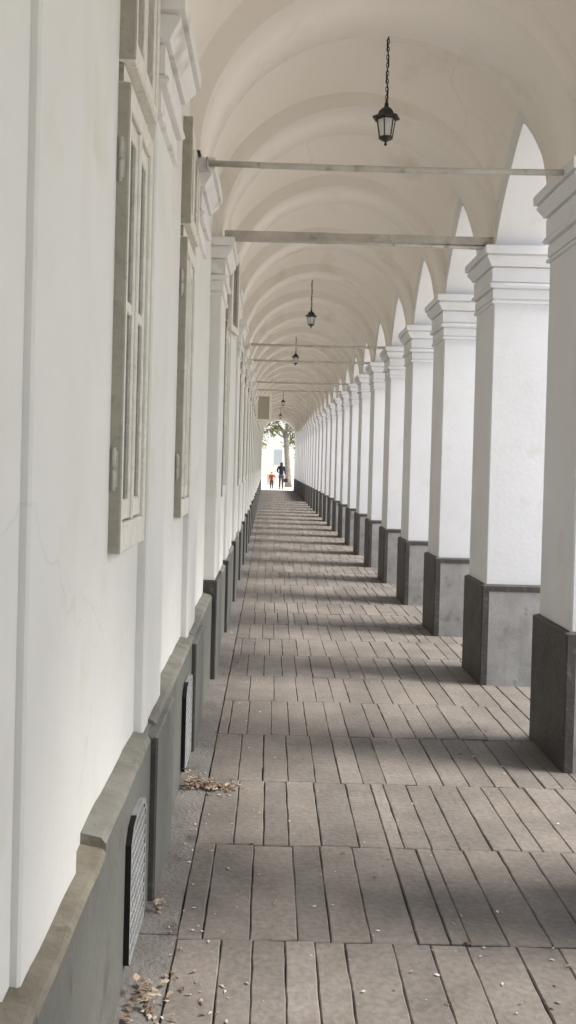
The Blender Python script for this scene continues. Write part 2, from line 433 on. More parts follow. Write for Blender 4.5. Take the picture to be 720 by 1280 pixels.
for k in range(K_FIRST, K_SOLID):
    if pil is None:
        pil = make_pillar(); o = pil
    else:
        o = copy_tree(pil)
    y = yk(k)
    o.location = (XR + sh(y), y, 0)
    tag(o, pillar_label(k), 'pillar', 'white pillars along the arcade')

# ------------------------------------------------------------------ vaulted ceiling (ribs, vaults, outer arches)
ceil = empty('vaulted_ceiling', (0.55, 26, SPRING))
tag(ceil, 'cream plastered vaulted ceiling with rows of round transverse arches over the walkway', 'ceiling')
CO = Vector(ceil.location)
XL, XRV = -.40, XR + .03
A_ = (XRV - XL) / 2; CX = (XRV + XL) / 2
RIB_R, VR = .945, 1.035
RW0, RW1 = .03, DEP - .03
VXL, VXR = -.50, XRV + .04
VA = (VXR - VXL)/2; VC = (VXR+VXL)/2
WARCH = .62
def lb(p): return tuple(Vector(p) - CO)
def rib(y0, low=0.0, ext=0.0):
    mb = MB(); n = 40
    ya, yb = y0 + RW0, y0 + RW1 + ext
    ring = []
    for i in range(n+1):
        th = math.pi*i/n
        ci, si = math.cos(th), math.sin(th)
        xi, zi = CX - (A_-.005)*ci, SPRING + (RIB_R-low)*si
        xo, zo = CX - (A_+.14)*ci, SPRING + (RIB_R+.16)*si
        ring.append([mb.vert(lb(wp(xi,ya,zi))), mb.vert(lb(wp(xi,yb,zi))), mb.vert(lb(wp(xo,yb,zo))), mb.vert(lb(wp(xo,ya,zo)))])
    for a, b_ in zip(ring, ring[1:]):
        mb.fi([a[0], b_[0], b_[1], a[1]], 0, True)
        mb.fi([a[3], b_[3], b_[0], a[0]], 0, False)
        mb.fi([a[1], b_[1], b_[2], a[2]], 0, False)
    mb.build('transverse_arch', M['vault_plaster'], ceil)
def qprof(t):                         # wall-arch / crown profile along a bay, t in 0..1
    tau = abs(2*t - 1)
    return max(0.0, 1 - tau**1.12) ** .8
def vault(y0, y1):
    mb = MB(); n, m = 36, 22
    rows_ = []
    for j in range(m+1):
        t = .5 - .5*math.cos(math.pi*j/m)
        y = y0 + (y1-y0)*t
        q = qprof(t)
        row = []
        for i in range(n+1):
            th = math.pi*i/n
            s_ = max(0.0, math.sin(th))
            x = VC - VA*math.cos(th)
            z = SPRING + VR*s_ + WARCH*q*(1-s_)**1.0 + .27*math.sin(math.pi*t)**.9*s_
            row.append(mb.vert(lb(wp(x,y,z))))
        rows_.append(row)
    for a, b_ in zip(rows_, rows_[1:]):
        for i in range(n):
            mb.fi([a[i], b_[i], b_[i+1], a[i+1]], 0, True)
    mb.build('vault', M['vault_plaster'], ceil)
XOUT = XR + PW - .03
def outer_arch(y0, y1):               # wall over one opening
    mb = MB(); n = 28
    ya, yb = y0 + DEP - .03, y1 + .03
    P = []
    for i in range(n+1):
        t = .5 - .5*math.cos(math.pi*i/n)
        P.append((ya + (yb-ya)*t, SPRING + WARCH*qprof(t)))
    ZT = ZTOP
    for (a, za), (b_, zb) in zip(P, P[1:]):
        mb.face([lb(wp(XRV,a,za)), lb(wp(XRV,b_,zb)), lb(wp(XRV,b_,ZT)), lb(wp(XRV,a,ZT))][::-1])
        mb.face([lb(wp(XOUT,a,za)), lb(wp(XOUT,b_,zb)), lb(wp(XOUT,b_,ZT)), lb(wp(XOUT,a,ZT))])
        mb.face([lb(wp(XRV,a,za)), lb(wp(XOUT,a,za)), lb(wp(XOUT,b_,zb)), lb(wp(XRV,b_,zb))], 0, True)
    # wall standing on the next pillar
    a, b_ = y1 + .03, y1 + DEP - .03
    mb.face([lb(wp(XOUT,a,SPRING)), lb(wp(XOUT,b_,SPRING)), lb(wp(XOUT,b_,ZT)), lb(wp(XOUT,a,ZT))])
    mb.face([lb(wp(XRV+.002,a,SPRING)), lb(wp(XRV+.002,a,ZT)), lb(wp(XRV+.002,b_,ZT)), lb(wp(XRV+.002,b_,SPRING))])
    mb.build('side_arch', M['pillar_plaster'], ceil)
for k in range(-3, K_LAST+1):
    y = yk(k)
    if k >= -2: rib(y, *((.07, .08) if k == 0 else (0, 0)))
    if k < K_LAST: vault(y + RW1 - .01, yk(k+1) + RW0 + .01)
    if K_FIRST-1 <= k < K_LAST: outer_arch(y, yk(k+1))
# unseen roof over everything, added to block the sky
mb = MB()
seg = [Y_BACK-.5 + i*(Y_END+.2-Y_BACK+.5)/16 for i in range(17)]
for a, b_ in zip(seg, seg[1:]):
    pts = [(-4.0,ZTOP-.01),(2.35,ZTOP-.01),(2.35,ZTOP+.15),(-.8,6.2),(-4.0,6.2)]
    for (xa,za),(xb,zb) in zip(pts, pts[1:]+pts[:1]):
        mb.face([lb(wp(xa,a,za)), lb(wp(xa,b_,za)), lb(wp(xb,b_,zb)), lb(wp(xb,a,zb))])
for yy in (seg[0], seg[-1]):
    mb.face([lb(wp(xa,yy,za)) for xa, za in pts])
mb.build('roof', M['tile'], ceil)
# end gable over the last arch
mb = MB(); n = 36; yy = Y_END - .1
for i in range(n):
    t0, t1 = math.pi*i/n, math.pi*(i+1)/n
    f_ = lambda th: (CX - (A_-.005)*math.cos(th), SPRING + RIB_R*math.sin(th))
    (xa,za),(xb,zb) = f_(t0), f_(t1)
    mb.face([lb(wp(xa,yy,za)), lb(wp(xb,yy,zb)), lb(wp(xb,yy,ZTOP)), lb(wp(xa,yy,ZTOP))])
    mb.face([lb(wp(xa,yy+.25,za)), lb(wp(xb,yy+.25,zb)), lb(wp(xb,yy+.25,ZTOP)), lb(wp(xa,yy+.25,ZTOP))])
    mb.face([lb(wp(xa,yy,za)), lb(wp(xa,yy+.25,za)), lb(wp(xb,yy+.25,zb)), lb(wp(xb,yy,zb))], 0, True)
mb.build('gable', M['vault_plaster'], ceil)

# ------------------------------------------------------------------ left building wall
wall = empty('building_wall', (-.6, 26, 0))
tag(wall, 'long white plastered building wall with shallow pilasters, old windows and a grey plinth', 'wall')
WO = Vector(wall.location)
def lw(p): return tuple(Vector(p) - WO)
LEFT_Y = [-2.35, -.55, 1.72, 3.27, 4.97, 6.65] + [6.65 + 1.9*i - (.05 if i else 0) for i in range(1, 26)]
WIN = [(2.66,3.16,-.45), (4.46,4.94,-.45)]
for i in range(6, len(LEFT_Y)):
    y = LEFT_Y[i]
    if i == 6: WIN.append((7.42, 7.98, -.405))
    elif y + 1.43 < 52: WIN.append((y + .84, y + 1.38, -.405))
WZ0, WZ1 = 1.235, 3.10
def wx(y): return -.45 if y < 6.85 else -.405
mb = MB()
brk = sorted(set([Y_BACK-.4] + [w[0] for w in WIN] + [w[1] for w in WIN] + LEFT_Y + [6.85, Y_END+.1]))
ZW = ZTOP
for a, b_ in zip(brk, brk[1:]):
    x = wx((a+b_)/2)
    win = [w for w in WIN if abs(w[0]-a) < 1e-6]
    if not win:
        mb.face([lw(wp(x,b_,.3)), lw(wp(x,a,.3)), lw(wp(x,a,ZW)), lw(wp(x,b_,ZW))])
    else:
        mb.face([lw(wp(x,b_,.3)), lw(wp(x,a,.3)), lw(wp(x,a,WZ0)), lw(wp(x,b_,WZ0))])
        mb.face([lw(wp(x,b_,WZ1)), lw(wp(x,a,WZ1)), lw(wp(x,a,ZW)), lw(wp(x,b_,ZW))])
        d = x - .16
        mb.face([lw(wp(x,a,WZ0)), lw(wp(d,a,WZ0)), lw(wp(d,a,WZ1)), lw(wp(x,a,WZ1))])
        mb.face([lw(wp(x,b_,WZ0)), lw(wp(x,b_,WZ1)), lw(wp(d,b_,WZ1)), lw(wp(d,b_,WZ0))])
        mb.face([lw(wp(x,a,WZ0)), lw(wp(x,b_,WZ0)), lw(wp(d,b_,WZ0)), lw(wp(d,a,WZ0))])
        mb.face([lw(wp(x,a,WZ1)), lw(wp(d,a,WZ1)), lw(wp(d,b_,WZ1)), lw(wp(x,b_,WZ1))])
        mb.face([lw(wp(d,b_,WZ0)), lw(wp(d,a,WZ0)), lw(wp(d,a,WZ1)), lw(wp(d,b_,WZ1))])
mb.face([lw(wp(-.45,6.85,.3)), lw(wp(-.405,6.85,.3)), lw(wp(-.405,6.85,ZW)), lw(wp(-.45,6.85,ZW))])
e = Y_END+.1
mb.face([lw(wp(-.405,e,-.1)), lw(wp(-4,e,-.1)), lw(wp(-4,e,ZW)), lw(wp(-.405,e,ZW))])
e = Y_BACK-.4
mb.face([lw((-.45,e,-.1)), lw((-.45,e,ZW)), lw((-4,e,ZW)), lw((-4,e,-.1))])
mb.build('plaster_face', M['plaster'], wall)

# plinth with a worn, uneven ledge
mb = MB()
secs = [(Y_BACK-.4,1.66,.545,.385,.0),(1.66,2.36,.535,.384,.0),(2.36,3.40,.565,.386,.004),(3.40,5.10,.578,.386,.004),(5.10,6.66,.585,.386,.004)]
y = 7.20
rg = random.Random(11)
while y < Y_END:
    y2 = min(y + 1.9, Y_END+.08); secs.append((y, y2, .60 + rg.uniform(-.03,.03), .377, .004)); y = y2
for (ya, yb, zt, xf, ch) in secs:
    n = max(4, int((yb-ya)/.09)) if ya < 8 else 6
    prev = None
    for i in range(n+1):
        y = ya + (yb-ya)*i/n
        jx = rg.uniform(-.004,.004); jz = rg.uniform(-.008,.008); jn = rg.uniform(-.006,.006)
        xin = wx(y) - .01
        g_m = 1 if ya < 2.3 else 2
        P = [wp(-xf,y,-.05), wp(-xf,y,zt-.012-ch*.8+jz*.5), wp(-xf-.010-ch*.4+jx,y,zt+jz*.4), wp(xin,y,zt+.012+ch+jn), wp(xin,y,zt-.1)]
        P = [lw(p) for p in P]
        if prev:
            mb.face([prev[0], P[0], P[1], prev[1]][::-1], 0)
            mb.face([prev[1], P[1], P[2], prev[2]][::-1], g_m, True)
            mb.face([prev[2], P[2], P[3], prev[3]][::-1], g_m, True)
        if i in (0, n):
            mb.face([P[0], P[1], P[2], P[3], lw(wp(xin,y,-.05))] if i == 0 else [P[0], P[1], P[2], P[3], lw(wp(xin,y,-.05))][::-1], 1)
        prev = P
mb.build('plinth', [M['plinth_green'], M['ledge'], M['ledge_paint']], wall)

# pilasters (shaft, with plinth block and capital)
def pilaster(y, i):
    near = i < 5; big = (i == 5)
    w = .50 if near else .55
    xw = wx(y+.25) if not big else -.45
    xs = -.417 if near else (-.372 if big else -.378)
    if i == 2: xs = -.431
    s = MB()
    s.box(xw-.05 + sh(y), xs + sh(y), y, y+w, .45, 2.685, bev=.006)
    s.v = [lw(p) for p in s.v]
    so = s.build('pilaster', M['plaster'], wall)
    k = MB()
    sc = 1.15 if near else 1.0
    k.rectsweep(xw-.05+sh(y), xs+sh(y), y, y+w, [(z, p*sc) for z, p in CAP])
    k.v = [lw(p) for p in k.v]
    k.build('capital', M['moulding'], so)
    if i == 2: return
    p = MB()
    zt = .565 if near else (.685 if big else .64 + .02*math.sin(i*2.1))
    xp = -.362 if near else (-.352 if big else -.352)
    if i == 2: xp = -.366
    y0 = y - .03 if not near else y - .02
    p.box(xw-.05+sh(y), xp+sh(y), y0, y+w+.03, -.03, zt, mat=0, mats={'-y':1,'+y':1,'+z':0 if not big else 1}, bev=.007)
    p.v = [lw(q) for q in p.v]
    p.build('plinth_block', [M['plinth_green'], M['plinth_dark']], so)
for i, y in enumerate(LEFT_Y):
    if y + .55 < Y_END: pilaster(y, i)

# windows -----------------------------------------------------------------
def window(y0, y1, x, idx):
    """frame part with sash, pane and hinge sub-parts; the frame stands a little proud of the plaster"""
    X = x + sh((y0+y1)/2)
    pr = .035
    f = MB()
    t = .030
    zt0, zt1 = 2.545, 2.60
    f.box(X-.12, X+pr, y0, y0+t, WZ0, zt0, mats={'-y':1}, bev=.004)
    f.box(X-.12, X+pr, y1-t, y1, WZ0, zt0, bev=.004)
    f.box(X-.12, X+pr-.004, y0+t, y1-t, WZ0, WZ0+.085, bev=.004)
    f.box(X-.12, X+pr-.002, y0+t, y1-t, zt0-.06, zt0, bev=.004)
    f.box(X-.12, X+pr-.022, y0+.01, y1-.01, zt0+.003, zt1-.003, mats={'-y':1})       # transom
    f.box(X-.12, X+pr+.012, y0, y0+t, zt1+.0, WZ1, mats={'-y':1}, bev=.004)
    f.box(X-.12, X+pr+.012, y1-t, y1, zt1+.0, WZ1, bev=.004)
    f.box(X-.12, X+pr+.015, y0+t-.002, y1-t+.002, zt1-.001, zt1+.034, bev=.007)
    f.box(X-.12, X+pr, y0+t, y1-t, WZ1-.05, WZ1-.002, bev=.004)
    f.v = [lw(p) for p in f.v]
    fo = f.build('window', [M['frame'], M['frame_side']], wall)
    s = MB()
    ym = (y0+y1)/2
    for a, b_ in ((y0+t+.004, ym-.004), (ym+.004, y1-t-.004)):
        st = .026
        z0, z1 = WZ0+.09, zt0-.064
        s.box(X-.05, X+pr-.012, a, a+st, z0, z1, bev=.004)
        s.box(X-.05, X+pr-.012, b_-st, b_, z0, z1, bev=.004)
        s.box(X-.05, X+pr-.014, a+st, b_-st, z0, z0+.06, bev=.004)
        s.box(X-.05, X+pr-.014, a+st, b_-st, z1-.05, z1, bev=.004)
        s.box(X-.045, X+pr-.016, a+st, b_-st, 1.93, 1.965, bev=.004)
        if idx not in (2, 9):
            u0, u1 = zt1+.046, WZ1-.052
            s.box(X-.05, X+pr+.004, a, a+st, u0, u1, bev=.004)
            s.box(X-.05, X+pr+.004, b_-st, b_, u0, u1, bev=.004)
            s.box(X-.05, X+pr+.002, a+st, b_-st, u0, u0+.045, bev=.004)
            s.box(X-.05, X+pr+.002, a+st, b_-st, u1-.04, u1, bev=.004)
    # meeting strip
    s.box(X-.03, X+pr-.002, ym-.011, ym+.011, WZ0+.088, zt0-.062, bev=.005)
    s.v = [lw(p) for p in s.v]
    s.build('sash', M['frame'], fo)
    g_ = MB()
    for a, b_ in ((y0+t, ym), (ym, y1-t)):
        for za, zb in ((WZ0+.09, zt0-.064), (zt1+.046, WZ1-.052)):
            g_.face([lw((X+.011,b_,za)), lw((X+.011,a,za)), lw((X+.011,a,zb)), lw((X+.011,b_,zb))])
    g_.build('pane', M['glass'], fo)
    if idx < 8:
        for zc in (1.475, 2.33):
            h = MB()
            h.tube([(X+.013,y0-.003,zc-.062),(X+.013,y0-.003,zc-.004)], .005, 8)
            h.tube([(X+.013,y0-.003,zc+.004),(X+.013,y0-.003,zc+.060)], .006, 8)
            h.box(X+.012, X+.024, y0-.003, y0-.0012, zc-.05, zc+.05)
            h.v = [lw(p) for p in h.v]
            h.build('hinge', M['hinge'], fo)
    return fo
winobj = [window(a, b_, x, i) for i, (a, b_, x) in enumerate(WIN)]

def open_leaf(fo, hx, hy, ang, z0, z1, w, mats):
    """an upper sash leaf swung out over the walkway; hinge line at (hx,hy); ang 0 = shut (towards +y), 90 = straight out"""
    d = Vector((math.sin(R(ang)), math.cos(R(ang)), 0)); n_ = Vector((d.y, -d.x, 0))
    def bx(mb, u0, u1, v0, v1, th):
        P = []
        for zz_ in (v0, v1):
            for u, s_ in ((u0,-1),(u1,-1),(u1,1),(u0,1)):
                q = Vector((hx,hy,0)) + d*u + n_*(s_*th/2); P.append((q.x,q.y,zz_))
        i = [mb.vert(lw(p)) for p in P]
        for q in ((0,3,2,1),(4,5,6,7),(0,1,5,4),(2,3,7,6),(1,2,6,5),(3,0,4,7)): mb.fi([i[a] for a in q])
    s = MB(); t = .052
    bx(s, 0, t, z0, z1, .036); bx(s, w-t, w, z0, z1, .036)
    bx(s, t, w-t, z0, z0+t, .034); bx(s, t, w-t, z1-t, z1, .034)
    s.build('open_sash', mats[0], fo)
    g_ = MB(); bx(g_, t-.005, w-t+.005, z0+t-.005, z1-t+.005, .005)
    g_.build('open_pane', mats[1], fo)
w2 = WIN[2]; open_leaf(winobj[2], -.368, 7.46, 7, 2.53, 3.16, .36, (M['frame'], M['glass']))
# the leaf that stands straight out far down the walkway
wi = min(range(len(WIN)), key=lambda i: abs(WIN[i][0]-22.65))
open_leaf(winobj[wi], -.365 + sh(22.6), WIN[wi][0]+.02, 92, 2.50, 3.14, .37, (M['leaf_frame'], M['sglass']))

# cellar vent grates in the plinth
def vent(y0, y1, idx):
    r = MB(); X = -.385
    z0, z1 = .06, .46; c = .05
    o = [(y0,z0+c*.3),(y0+c*.3,z0),(y1-c*.3,z0),(y1,z0+c*.3),(y1,z1-c),(y1-c*.8,z1-.012),(y1-c*2,z1),(y0+c*2,z1),(y0+c*.8,z1-.012),(y0,z1-c)]
    cy, cz = (y0+y1)/2, (z0+z1)/2
    inn = [(cy+(y-cy)*.90, cz+(z-cz)*.925) for y, z in o]
    n = len(o)
    for i in range(n):
        j = (i+1) % n
        A, B, C_, D_ = o[i], o[j], inn[j], inn[i]
        r.face([lw((X+.013,*A)), lw((X+.013,*D_)), lw((X+.013,*C_)), lw((X+.013,*B))])
        r.face([lw((X-.004,*A)), lw((X+.013,*A)), lw((X+.013,*B)), lw((X-.004,*B))], 1 if (A[0] < cy and B[0] < cy) else 0)  # near side coloured black as the shadowed gap
        r.face([lw((X+.002,*D_)), lw((X+.002,*C_)), lw((X+.013,*C_)), lw((X+.013,*D_))])
    fo = r.build('vent_grate', [M['grate'], M['vent_shade']], wall)
    v = MB(); v.face([lw((X+.003,y,z)) for y, z in inn][::-1]); v.build('vent_shade_sheet', M['vent_shade'], fo)  # flat dark sheet stands in for the shade inside the opening
    b_ = MB()
    ny = 10; nz = 12
    for i in range(1, ny):
        y = y0+.018 + (y1-y0-.036)*i/ny
        zt_ = z1-.02 - (c*.6 if i in (1, ny-1) else 0)
        b_.tube([lw((X+.010,y,z0+.014)), lw((X+.010,y,zt_))], .0028, 4, smooth=False)
    for i in range(1, nz):
        z = z0+.016 + (z1-z0-.032)*i/nz
        b_.tube([lw((X+.0105,y0+.016,z)), lw((X+.0105,y1-.016,z))], .0028, 4, smooth=False)
    b_.build('mesh_bars', M['grate'], fo)
vent(2.70, 3.03, 0); vent(4.42, 4.78, 1)

# ------------------------------------------------------------------ unseen solid wall behind the camera, added to block light
sw = empty('unseen_side_wall', (XR, -.3, 0))
tag(sw, 'unseen solid white plastered wall with dark plinth, added before the first pillar to block light', 'wall')
p = MB(); p.box(.03, PW-.03, Y_BACK+.1+.3, -.2+.3, .66, ZTOP-.02); p.build('plaster_face', M['plaster'], sw)
p = MB(); p.box(0, PW, Y_BACK+.1+.3, -.2+.3, -.05, .70, mats={'+x':1}, bev=.008); p.build('plinth', [M['plinth_dark'], M['plinth_cement']], sw)

# ------------------------------------------------------------------ low wall between the last pillars
for n_, k in enumerate(range(K_PARAPET, K_LAST)):
    ya, yb = yk(k) + DEP, yk(k+1)
    low = empty('low_wall', (XR + sh(ya), ya, 0))
    words = ['first','second','third','fourth','fifth','sixth','seventh','eighth']
    tag(low, '%s of eight dark grey low walls filling the farthest arcade openings' % words[n_], 'low wall', 'low walls between the farthest pillars')
    d = sh(yb) - sh(ya)
    p = MB()
    p.box(.012, PW-.012, -.003, yb-ya+.003, -.05, .655, mats={'+x':1}, bev=.006)
    p.build('body', [M['plinth_dark'], M['plinth_cement']], low)
    p = MB(); p.box(-.004, PW+.004, 0, yb-ya, .655, .71, bev=.012)
    p.build('coping', M['plinth_dark'], low)

# ------------------------------------------------------------------ tie rods and the beam
def tie(k, r, dz=0.0, label=''):
    y = yk(k) + .12
    root = empty('tie_rod', (CX + sh(y), y, SPRING + dz))
    tag(root, label, 'tie rod', 'tie rods across the vault')
    m_ = MB()
    x0, x1 = XL + .03 - CX, XRV - .01 - CX
    n = 6
    m_.tube([(x0 + (x1-x0)*i/n, 0, -.008*math.sin(math.pi*i/n)) for i in range(n+1)], r, 10)
    m_.build('rod', M['rod'], root)
    for xe, s_ in ((x0, 1), (x1, -1)):
        p = MB(); p.box(min(xe, xe+s_*.012), max(xe, xe+s_*.012), -.026, .026, -.026, .026, bev=.003)
        p.build('anchor_plate', M['rod'], root)
tie(0, .0155, -.035, 'thin grey tie rod nearest the camera, just below the first hanging lantern')
tie(4, .016, .0, 'grey tie rod just below and beyond the second hanging lantern')
tie(5, .016, .0, 'grey tie rod crossing the vault just in front of the third small lantern')
tie(7, .016, .0, 'grey tie rod right above the open window leaf far down the walkway')
tie(8, .014, .0, 'faint grey tie rod just beyond the one above the open window leaf')
tie(20, .016, .0, 'faint grey tie rod far off across the dark end of the vault')
# thick beam with a thin rod under it at the second pillar
y = yk(1) + .10
bm_ = MB()
x0, x1 = XL + .02, XRV + .02
n = 14; rg = random.Random(5); prev = None
for i in range(n+1):
    x = x0 + (x1-x0)*i/n
    hh = .028 + rg.uniform(-.002,.002); d = .045
    P = [(x,y-d,SPRING+.045-hh),(x,y+d,SPRING+.045-hh),(x,y+d,SPRING+.045+hh),(x,y-d,SPRING+.045+hh)]
    if prev:
        for j in range(4): bm_.face([prev[j], P[j], P[(j+1)%4], prev[(j+1)%4]])
    else: bm_.face(P[::-1])
    prev = P
bm_.face(prev)
ob = bm_.build('tie_beam', M['beam'], loc=(CX, y, SPRING+.01))
tag(ob, 'thick weathered tie beam across the vault between first and second lanterns', 'beam')
root = empty('tie_rod', (CX, y, SPRING + .0))
tag(root, 'thin tie rod running directly under the thick weathered beam', 'tie rod', 'tie rods across the vault')
m_ = MB(); m_.tube([(x0-CX+.02, -.03, .03), (x1-CX-.02, -.03, -.004)], .012, 8); m_.build('rod', M['rod'], root)
p = MB(); p.box(x1-CX-.05, x1-CX-.02, -.03, .03, -.03, .03, bev=.004); p.build('anchor_plate', M['rod'], root)

# ------------------------------------------------------------------ lanterns
def make_lantern(chain_len):
    """origin at the bottom finial; six-sided carriage lantern on a chain"""
    root = empty('hanging_lantern', (0,0,0))
    n = 6; ph = R(12)
    c = MB()
    c.lathe([(.0,.175),(.083,.166),(.090,.170),(.084,.177),(.060,.186),(.054,.192),(.046,.212),(.030,.228),(.016,.236),(.012,.25)], n=n, smooth=False, phase=ph)
    c.lathe([(.010,.248),(.014,.256),(.008,.266),(.009,.280),(.003,.288)], n=10)
    c.build('cap', M['iron'], root)
    f = MB()
    rt, rb = .060, .040; zt, zb = .172, .046
    for j in range(n):
        a = ph + 2*math.pi*j/n; a2 = ph + 2*math.pi*(j+1)/n
        f.tube([(rb*math.cos(a), rb*math.sin(a), zb), (rt*math.cos(a), rt*math.sin(a), zt)], .0042, 5)
        f.tube([(rb*math.cos(a), rb*math.sin(a), zb), (rb*math.cos(a2), rb*math.sin(a2), zb)], .005, 5)
        f.tube([(rt*math.cos(a), rt*math.sin(a), zt-.012), (rt*math.cos(a2), rt*math.sin(a2), zt-.012)], .005, 5)
    f.build('frame', M['iron'], root)
    g_ = MB()
    for j in range(n):
        a = ph + 2*math.pi*j/n; a2 = ph + 2*math.pi*(j+1)/n
        q = .95
        g_.face([(rb*q*math.cos(a), rb*q*math.sin(a), zb), (rb*q*math.cos(a2), rb*q*math.sin(a2), zb), (rt*q*math.cos(a2), rt*q*math.sin(a2), zt), (rt*q*math.cos(a), rt*q*math.sin(a), zt)])
    g_.build('glass', M['lglass'], root)
    b_ = MB()
    b_.lathe([(.003,0),(.010,.005),(.010,.012),(.005,.018),(.008,.024),(.020,.030),(.036,.040),(.044,.046),(.044,.052),(.030,.054)], n=12)
    b_.build('base_finial', M['iron'], root)
    ch = MB()
    z = .285; z1 = .285 + chain_len; i = 0
    while z < z1:
        pts = []
        for q in range(13):
            a = 2*math.pi*q/12
            u, w = .0085*math.cos(a), .0165*math.sin(a)
            pts.append((u if i % 2 == 0 else 0, 0 if i % 2 == 0 else u, z + .0135 + w))
        ch.tube(pts, .0027, 5, cap=False)
        z += .0245; i += 1
    ch.build('chain', M['iron'], root)
    w = MB(); pts = []
    for q in range(41):
        t_ = q/40
        bulge = .020*math.exp(-((t_-.90)/.10)**2)
        pts.append((.006*math.sin(t_*17) + bulge, .006*math.cos(t_*17), .28 + chain_len*t_))
    w.tube(pts, .0045, 6); w.build('cable', M['iron'], root)
    r = MB(); zt_ = .285 + chain_len
    r.lathe([(.006,-.02),(.03,-.006),(.034,.004),(.034,.02)], c=(0,0,zt_), n=14); r.build('ceiling_rose', M['iron'], root)
    return root
lant = make_lantern(.52)
spec = [(.652, 5.95, 3.48, 'nearest black lantern hanging on its chain in front of the first tie rod'),
        (.523, 13.65, 3.44, 'second black lantern on a chain, above the tie rod by the sixth pillar'),
        (.46, 19.35, 3.49, 'third black lantern, small, partly crossing a tie rod line'),
        (.42, 32.6, 3.45, 'fourth black lantern, tiny, hanging before the far end of the vault'),
        (.47, 42.1, 3.46, 'fifth and farthest black lantern, just above the bright end arch')]
for i, (x, y, z, lab) in enumerate(spec):
    o = lant if i == 0 else copy_tree(lant)
    o.location = (x + sh(y), y, z)
    tag(o, lab, 'lantern', 'black lanterns hanging from the vault')

# ------------------------------------------------------------------ litter on the floor
def leaf_quad(mb, c, s, rg):
    a = rg.uniform(0, 6.28); tilt = rg.uniform(-.5,.5)
    d = Vector((math.cos(a), math.sin(a), 0)); e_ = Vector((-math.sin(a), math.cos(a), tilt)).normalized()
    c = Vector(c); asp = rg.uniform(.35,.7)
    P = [c - d*s, c - d*s*.3 + e_*s*asp, c + d*s*.5 + e_*s*asp*.6 + Vector((0,0,s*.25)), c + d*s*1.1, c + d*s*.4 - e_*s*asp*.7, c - d*s*.4 - e_*s*asp*.6 + Vector((0,0,s*.2))]
    zmin = min(p.z for p in P)
    if zmin < .003: P = [p + Vector((0,0,.003-zmin)) for p in P]
    mb.face(P)
rg = random.Random(21)
mb = MB()
for i in range(230):                         # drift by the second grate, trailing into the walkway
    t = rg.random()
    leaf_quad(mb, (-.372 + .24*t**1.2 + rg.gauss(0,.012), 4.42 - .02*t + rg.gauss(0,.035), abs(rg.gauss(0,.045))*(1-t)**2+.004), rg.uniform(.006,.017), rg)
for i in range(46):
    leaf_quad(mb, (-.355 + abs(rg.gauss(0,.045)), 2.66 + rg.gauss(0,.07), abs(rg.gauss(0,.02))+.004), rg.uniform(.006,.020), rg)
for i in range(14):
    leaf_quad(mb, (-.352 + abs(rg.gauss(0,.012)), 3.20 + rg.gauss(0,.03), abs(rg.gauss(0,.03))+.004), rg.uniform(.008,.018), rg)
for i in range(26):
    leaf_quad(mb, (-.23 + rg.gauss(0,.06), 2.62 + rg.gauss(0,.16), .004), rg.uniform(.006,.016), rg)
for i in range(150):
    y = 2.2 + 16*rg.random()**1.6
    leaf_quad(mb, (rg.uniform(-.3,1.5)+sh(y), y, .004), rg.uniform(.005,.013), rg)
tag(mb.build('dry_leaf_litter', M['dry']), 'small drifts of brown dry leaves along the wall foot', 'leaf litter', None, 'stuff')
mb = MB()
for i in range(420):
    y = 2.2 + 14*rg.random()**1.5
    x = rg.uniform(-.34,1.45) if rg.random() < .55 else -.32 + abs(rg.gauss(0,.16))
    leaf_quad(mb, (x+sh(y), y, .003), rg.uniform(.003,.010), rg)
tag(mb.build('paint_chip_litter', M['chip']), 'pale crumbs and paint chips scattered over the paving', 'litter', None, 'stuff')

# ------------------------------------------------------------------ garden at the far end
def tree(name, base, trunk_pts, rad, crown, leaf_n, leaf_s, lmat, label, group, seed):
    rg = random.Random(seed)
    root = empty(name, base); tag(root, label, 'tree', group)
    t = MB(); t.tube(trunk_pts, rad, 12)
    top = Vector(trunk_pts[-1]); limbs = []
    for i in range(9):
        st = Vector(trunk_pts[-1 - (i % 2)]) if i % 2 == 0 else Vector(trunk_pts[-1])*.6 + Vector(trunk_pts[-2])*.4
        cl = crown[i % len(crown)]
        en = Vector(cl[0]) + Vector((rg.uniform(-.4,.4), rg.uniform(-.4,.4), rg.uniform(-.2,.4)))*cl[1]
        md = st.lerp(en, .5) + Vector((rg.uniform(-.3,.3), rg.uniform(-.3,.3), rg.uniform(0,.4)))
        r0 = rad[-1]*.5
        t.tube([st, st.lerp(md,.5), md, md.lerp(en,.6), en], [r0, r0*.8, r0*.55, r0*.35, r0*.12], 7)
    t.build('trunk', M['bark'], root)
    c = MB()
    tot = sum(q[1]**2 for q in crown)
    for (cc, cr_) in crown:
        nclump = int(26*cr_**1.2) + 6
        per = max(4, int(leaf_n*cr_**2/tot/nclump))
        for j in range(nclump):
            d = Vector((rg.gauss(0,1), rg.gauss(0,1), rg.gauss(0,.8))).normalized()*cr_*rg.uniform(.35,1.08)
            cp = Vector(cc) + d
            for q in range(per):
                p_ = cp + Vector((rg.gauss(0,1), rg.gauss(0,1), rg.gauss(0,.7)))*cr_*.16
                u = Vector((rg.gauss(0,1), rg.gauss(0,1), rg.gauss(0,1))).normalized()
                w = u.orthogonal().normalized(); s_ = leaf_s*rg.uniform(.6,1.3)
                c.face([p_-u*s_, p_+w*s_*.55, p_+u*s_, p_-w*s_*.55])
    c.build('crown', lmat, root)
    return root
bx_, by_ = 1.02, 66.0
